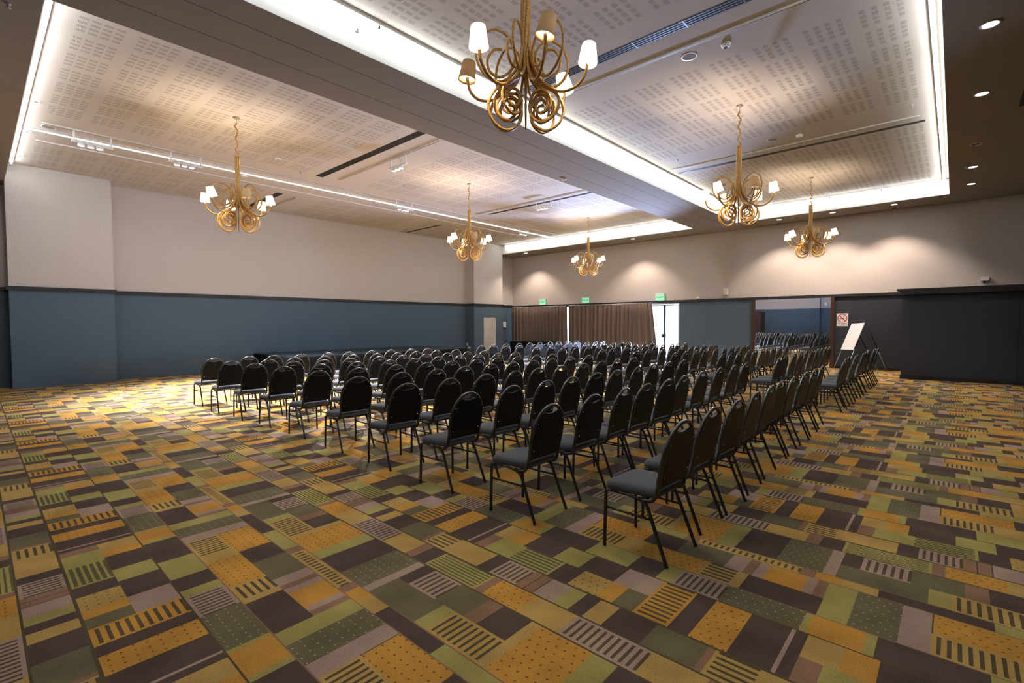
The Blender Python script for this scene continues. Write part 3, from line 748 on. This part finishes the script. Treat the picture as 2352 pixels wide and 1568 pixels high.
for blk, rows in (('near', near), ('far', far)):
    for r, ys in enumerate(rows):
        for k, y in enumerate(ys):
            x = (xn[r][0] + (xn[r][1]-xn[r][0])*k/9) if blk == 'near' else xf[r]
            if blk == 'far' or k > 0: x += random.uniform(-0.025, 0.025)
            c = chair if first else copy_tree(chair); first = False
            c.location = (x-0.245, y, 0); c.rotation_euler.z = R(random.uniform(-3.5, 3.5))
            c['label'] = 'black chair, %s block, %s, %s seat from the %s end' % (blk, rowname[r], ORD[k] if k < 9 else 'tenth', 'near' if blk == 'near' else 'aisle')
            c['group'] = 'banquet chairs in the %s block' % blk

# ------------------------------------------------------------------ stage with pleated skirt
t = thing('stage', 'low black portable stage with pleated skirt along the left wall', 'stage', (-18.17, 6.6, 0))
MB().box(0, 0, 0.56, 3.0, 7.3, 0.60, 'stagetop').build('deck', t, bevel=0.005)
def pleat(p0, p1, z0, z1, amp, pitch, key, seed=0, thick=0.006, irregular=0.0, shear=(0, 0)):
    """pleated cloth hanging in the plane p0-p1"""
    rnd = random.Random(seed)
    m = MB(); i = m.mi(key)
    dx, dy = p1[0]-p0[0], p1[1]-p0[1]; L = math.hypot(dx, dy); ux, uy = dx/L, dy/L; nx, ny = -uy, ux
    n = int(L/pitch*8); rows = 6; grid = []
    ph = 0; phs = []
    for k in range(n+1):
        phs.append(ph); ph += 2*math.pi/8*(1+irregular*rnd.uniform(-1, 1))
    for rz in range(rows+1):
        tt = rz/rows; z = z1+(z0-z1)*tt; row = []
        for k in range(n+1):
            s = k/n; d = amp*(0.75+0.35*tt)*math.sin(phs[k]) + amp*0.4*math.sin(phs[k]*0.37+tt*1.2)
            sh = (shear[0]*(1-s)+shear[1]*s)*tt
            row.append(m.bm.verts.new((p0[0]+ux*(L*s+sh)+nx*d, p0[1]+uy*(L*s+sh)+ny*d, z)))
        grid.append(row)
    for rz in range(rows):
        for k in range(n):
            f = m.bm.faces.new((grid[rz][k], grid[rz][k+1], grid[rz+1][k+1], grid[rz+1][k])); f.material_index = i; f.smooth = True
    return m
def solid(o, th):
    s = o.modifiers.new('solid', 'SOLIDIFY'); s.thickness = th; return o
solid(pleat((0.0,-0.012), (3.0,-0.012), 0.01, 0.585, 0.008, 0.12, 'skirt', 1).build('skirt', t), 0.004)
solid(pleat((3.012,0), (3.012,7.3), 0.01, 0.585, 0.008, 0.12, 'skirt', 2).build('skirt', t), 0.004)
solid(pleat((3.0,7.312), (0,7.312), 0.01, 0.585, 0.008, 0.12, 'skirt', 3).build('skirt', t), 0.004)
for x in (0.3, 1.5, 2.7):
    for y in (0.3, 3.65, 7.0): MB().tube([(x,y,0),(x,y,0.56)], 0.02, 'frame', seg=8).build('leg', t)
# black draped table by the left curtain
t = thing('draped_table', 'long table under a black cloth before the left curtain', 'table', (-15.85, 19.25, 0))
MB().box(-1.38, -0.33, 0.64, 1.30, 0.33, 0.67, 'black').build('tabletop', t)
for x in (-1.2, 1.1):
    for y in (-0.25, 0.25): MB().tube([(x,y,0),(x,y,0.64)], 0.015, 'frame', seg=8).build('leg', t)
o = pleat((-17.25,18.90), (-14.53,18.90), 0.02, 0.685, 0.010, 0.16, 'skirt', 5)
o.box(-17.25, 18.90, 0.674, -14.53, 19.60, 0.686, 'skirt')
o = solid(o.build('tablecloth'), 0.004); tag(o, 'black cloth draped over the long table before the left curtain', 'tablecloth')

# ------------------------------------------------------------------ window wall, curtains, door
t = MB(); t.box(-18.15, YF+0.12, 0.0, -10.05, YF+0.125, 2.5, 'glass'); w1 = struct(t.build('window_1'))
m = MB()
for x in (-18.13, -16.2, -14.35, -12.3, -10.12): m.box(x-0.03, YF+0.09, 0, x+0.03, YF+0.15, 2.5, 'doorframe')
m.box(-18.15, YF+0.09, 0, -10.05, YF+0.15, 0.06, 'doorframe'); m.box(-18.15, YF+0.09, 2.42, -10.05, YF+0.15, 2.5, 'doorframe')
m.build('window_frame', w1)
def curtain(x0, x1, label, seed, shear=(0,0), y=YF-0.16):
    o = pleat((x0, y), (x1, y), 0.03, 2.47, 0.075, 0.22, 'curtain', seed, irregular=0.7, shear=shear).build('curtain')
    solid(o, 0.005); tag(o, label, 'curtain', 'brown pleated curtains')
    MB().tube([(x0+0.01,y,2.478),(x1-0.01,y,2.478)], 0.012, 'white', seg=8).build('curtain_rail', o)
curtain(-18.10, -14.44, 'wide brown pleated curtain in the left corner behind the black draped table', 11)
curtain(-14.30, -10.46, 'wide brown pleated curtain between two light gaps', 12)
curtain(-10.55, -9.80, 'narrow brown curtain pulled aside next to the glass door', 13, shear=(0, 0.30), y=YF-0.32)
# glass double door
d = bpy.data.objects.new('door_1', None); C.objects.link(d); d.location = (-9.35, YF+0.06, 0); struct(d)
m = MB()
for x in (-0.70, 0.68): m.box(x-0.03, -0.05, 0, x+0.03, 0.05, 2.5, 'doorframe')
m.box(-0.70, -0.05, 2.40, 0.68, 0.05, 2.5, 'doorframe'); m.build('door_frame', d)
for s, x0, x1 in ((-1, -0.66, -0.01), (1, 0.01, 0.65)):
    m = MB(); f = 0.045
    m.box(x0, -0.02, 0.02, x0+f, 0.02, 2.39, 'doorframe'); m.box(x1-f, -0.02, 0.02, x1, 0.02, 2.39, 'doorframe')
    m.box(x0, -0.02, 0.02, x1, 0.02, 0.14, 'doorframe'); m.box(x0, -0.02, 2.33, x1, 0.02, 2.39, 'doorframe')
    lf = m.build('door_leaf', d)
    MB().box(x0+f, -0.004, 0.14, x1-f, 0.004, 2.33, 'glass').build('pane', lf)
    b = MB(); b.tube([(x0+0.05,-0.08,1.04),(x1-0.05,-0.08,1.04)], 0.014, 'doordark', seg=8)
    b.box(x0+0.03 if s > 0 else x1-0.09, -0.10, 0.97, x0+0.09 if s > 0 else x1-0.03, -0.02, 1.12, 'doordark'); b.build('panic_bar', lf)
MB().box(-0.030, -0.045, 0.02, 0.030, -0.021, 2.39, 'doordark').build('astragal', d)
# daylight coming in through the glass door
pl = light('door_daylight', 'AREA', None, (-9.35, YF+0.30, 1.25), 900, (0.50, 0.72, 1.0), shape='RECTANGLE', size=1.30, size_y=2.40)
pl.rotation_euler = (R(-90), 0, 0)

# sunlit paving outside the door, throwing light up to the beam
pv = light('paving_daylight', 'AREA', None, (-9.2, YF+1.7, 0.05), 14000, (0.42, 0.55, 1.0), shape='RECTANGLE', size=3.0, size_y=2.0)
pv.rotation_euler = (R(180+45), 0, 0)

# ------------------------------------------------------------------ mirror panel
t = thing('wall_mirror', 'tall wide wall mirror in a dark wood frame reflecting the chairs', 'mirror', (-4.445, YF, 0))
MB().box(-1.24, -0.025, 0.02, 1.22, -0.005, 2.46, 'mirror').build('mirror_glass', t)
for x in (-1.29, 1.285): MB().box(x-0.06, -0.06, 0, x+0.06, -0.001, 2.462, 'wood').build('frame_post', t, bevel=0.004)

# ------------------------------------------------------------------ signs and small wall things
def text(body, size, parent, loc, rot, key, ext=0.002, name='lettering'):
    cu = bpy.data.curves.new(name, 'FONT'); cu.body = body; cu.size = size; cu.align_x = 'CENTER'; cu.align_y = 'CENTER'; cu.extrude = ext
    o = bpy.data.objects.new(name, cu); C.objects.link(o); o.data.materials.append(M[key]); o.parent = parent; o.location = loc; o.rotation_euler = rot
    dg = bpy.context.evaluated_depsgraph_get(); me = bpy.data.meshes.new_from_object(o.evaluated_get(dg)); me.name = name
    n = bpy.data.objects.new(name, me); C.objects.link(n); n.parent = parent; n.location = loc; n.rotation_euler = rot
    bpy.data.objects.remove(o); bpy.data.curves.remove(cu); return n
def exit_sign(x, label):
    t = thing('exit_sign', label, 'exit sign', (x, YF-0.0, 2.58), group='green exit signs')
    MB().box(-0.20, -0.075, 0.0, 0.20, -0.055, 0.27, 'green').build('panel', t, bevel=0.004)
    MB().box(-0.205, -0.09, 0.255, 0.205, -0.0, 0.31, 'white').build('housing', t, bevel=0.006)
    text('SALIDA', 0.10, t, (0, -0.077, 0.14), (R(90), 0, 0), 'greytext')
exit_sign(-16.03, 'green lit exit sign above the left curtain')
exit_sign(-13.36, 'green lit exit sign above the middle curtain')
exit_sign(-9.52, 'green lit exit sign above the glass door')
t = thing('no_smoking_sign', 'white no smoking sign with red ring right of the mirror', 'sign', (-2.875, YF, 1.68))
MB().box(-0.165, -0.010, -0.22, 0.165, -0.001, 0.22, 'white').build('plate', t)
ring = MB(); n = 40; i = ring.mi('red'); vs_ = []
for k in range(n):
    a = 2*math.pi*k/n; vs_.append([ring.bm.verts.new((r*math.cos(a), -0.012, 0.055+r*math.sin(a))) for r in (0.118, 0.142)])
for k in range(n): ring.bm.faces.new((vs_[k][0], vs_[(k+1)%n][0], vs_[(k+1)%n][1], vs_[k][1])).material_index = i
for a, b in (((-0.093,0.138),(-0.078,0.153)),): ring.prism([(-0.098,0.135),(-0.080,0.153),(0.098,-0.025),(0.080,-0.043)], 'y', -0.0135, -0.0125, 'red')
ring.build('red_ring', t)
m = MB(); m.box(-0.085, -0.0115, 0.030, 0.030, -0.0105, 0.048, 'black'); m.box(0.036, -0.0115, 0.030, 0.052, -0.0105, 0.048, 'black')
m.tube(smooth_path([(0.045,-0.011,0.06),(0.03,-0.011,0.08),(0.055,-0.011,0.10),(0.04,-0.011,0.13)],3), 0.004, 'black', seg=6); m.build('cigarette', t)
text('PROHIBIDO', 0.052, t, (0, -0.0105, -0.125), (R(90),0,0), 'black', 0.001); text('FUMAR', 0.052, t, (0, -0.0105, -0.180), (R(90),0,0), 'black', 0.001)

def wbox(name, x0, z0, x1, z1, label, cat, dep=0.06, y=YF, key='white'):
    o = MB().box(x0, y-dep, z0, x1, y, z1, key).build(name, bevel=0.006); return tag(o, label, cat)
o = wbox('wall_speaker', -6.82, 2.70, -6.68, 2.95, 'small white upright speaker on the beige far wall', 'speaker', 0.12)
MB().box(-6.80, YF-0.125, 2.72, -6.70, YF-0.119, 2.93, 'trackw').build('grille', o)
wbox('wall_sensor', -7.935, 2.60, -7.80, 2.68, 'tiny white box on the dado rail between door and mirror', 'sensor')
o = wbox('emergency_light', 0.55, 2.80, 0.73, 2.91, 'small white emergency light above the dark vestibule', 'emergency light', 0.10)
MB().tube([(0.62,YF-0.12,2.79),(0.62,YF-0.04,2.76)], 0.025, 'dark', seg=10).build('lamp_head', o)
m = MB().box(XW, 19.37, 1.39, XW+0.05, 19.57, 1.70, 'white'); tag(m.build('control_panel', bevel=0.006), 'white control box on the blue wall beyond the far pilaster', 'control box')
for (x0,z0,x1,z1,l) in ((-18.14,0.51,-18.03,0.64,'upper small white wall socket on the far pilaster side'), (-18.06,0.37,-17.85,0.46,'lower wide white wall socket on the far pilaster side')):
    wbox('wall_socket', x0, z0, x1, z1, l, 'socket', 0.012, 16.64)
wbox('wall_speaker', -7.22, 2.84, -7.07, 3.06, 'white speaker on the rear wall seen in the mirror', 'speaker', -0.12, YN)
# louvered access door on the far pilaster
t = thing('louvered_panel', 'tall cream louvered panel on the far pilaster', 'louvered panel', (XP, 17.29, 0.24))
m = MB(); w, h = 0.84, 1.67
for a, b, c, e in ((0,0,0.05,h), (w-0.05,0,w,h), (0,0,w,0.05), (0,h-0.05,w,h), (0,0.80,w,0.85)): m.box(0.0, a, b, 0.03, c, e, 'louver')
m.build('panel_frame', t)
m = MB()
for k in range(52):
    z = 0.06 + k*0.030
    if 0.785 < z < 0.855: continue
    if z > h-0.07: break
    m.prism([(0.004,z),(0.022,z-0.012),(0.024,z-0.009),(0.006,z+0.006)], 'y', 0.05, w-0.05, 'louver')
m.box(0.0,0.05,0.05,0.003,w-0.05,h-0.05,'trackw')
m.build('slats', t)

# ------------------------------------------------------------------ flip chart easel
TL, TR = Vector((-2.53,19.86,1.57)), Vector((-2.12,19.40,1.60))
FL, FR_ = Vector((-3.02,19.57,0.0)), Vector((-2.61,19.07,0.0))
BLf, BRf = Vector((-1.86,20.10,0.0)), Vector((-1.60,19.86,0.0))
t = thing('flipchart_easel', 'white flip chart easel leaning open in front of the charcoal wall', 'flip chart', (-2.4,19.6,0))
def L_(v): v = Vector(v); return (v.x+2.4, v.y-19.6, v.z)
for a, b, k in ((TL, FL, 'alu'), (TR, FR_, 'alu'), (TL, BLf, 'black'), (TR, BRf, 'black')):
    mid_ = a.lerp(b, 0.55)
    m = MB(); m.tube([L_(a), L_(mid_)], 0.014, 'black', seg=8); m.tube([L_(mid_), L_(b + Vector((0,0,0.004)))], 0.009, 'alu', seg=8); m.build('leg', t)
nrm = (TR-TL).cross(FL-TL).normalized()
if nrm.y > 0: nrm = -nrm
a, b = TL.lerp(FL, 0.02), TR.lerp(FR_, 0.02); c, e = TR.lerp(FR_, 0.585), TL.lerp(FL, 0.585)
m = MB(); i = m.mi('board'); off = nrm*0.020
q = [m.bm.verts.new(L_(p+off)) for p in (a,b,c,e)] + [m.bm.verts.new(L_(p+off*1.7)) for p in (a,b,c,e)]
for f in ((0,1,2,3),(7,6,5,4),(0,4,5,1),(1,5,6,2),(2,6,7,3),(3,7,4,0)): m.bm.faces.new([q[k] for k in f]).material_index = i
m.build('whiteboard', t)
dirw = (TR-TL).normalized()
m = MB(); m.tube([L_(TL-dirw*0.03+nrm*0.03+Vector((0,0,0.03))), L_(TR+dirw*0.05+nrm*0.03+Vector((0,0,0.03)))], 0.020, 'black', seg=8); m.build('clamp_bar', t)
m = MB(); m.tube([L_(e+nrm*0.05), L_(c+nrm*0.05)], 0.014, 'black', seg=8); m.build('pen_tray', t)
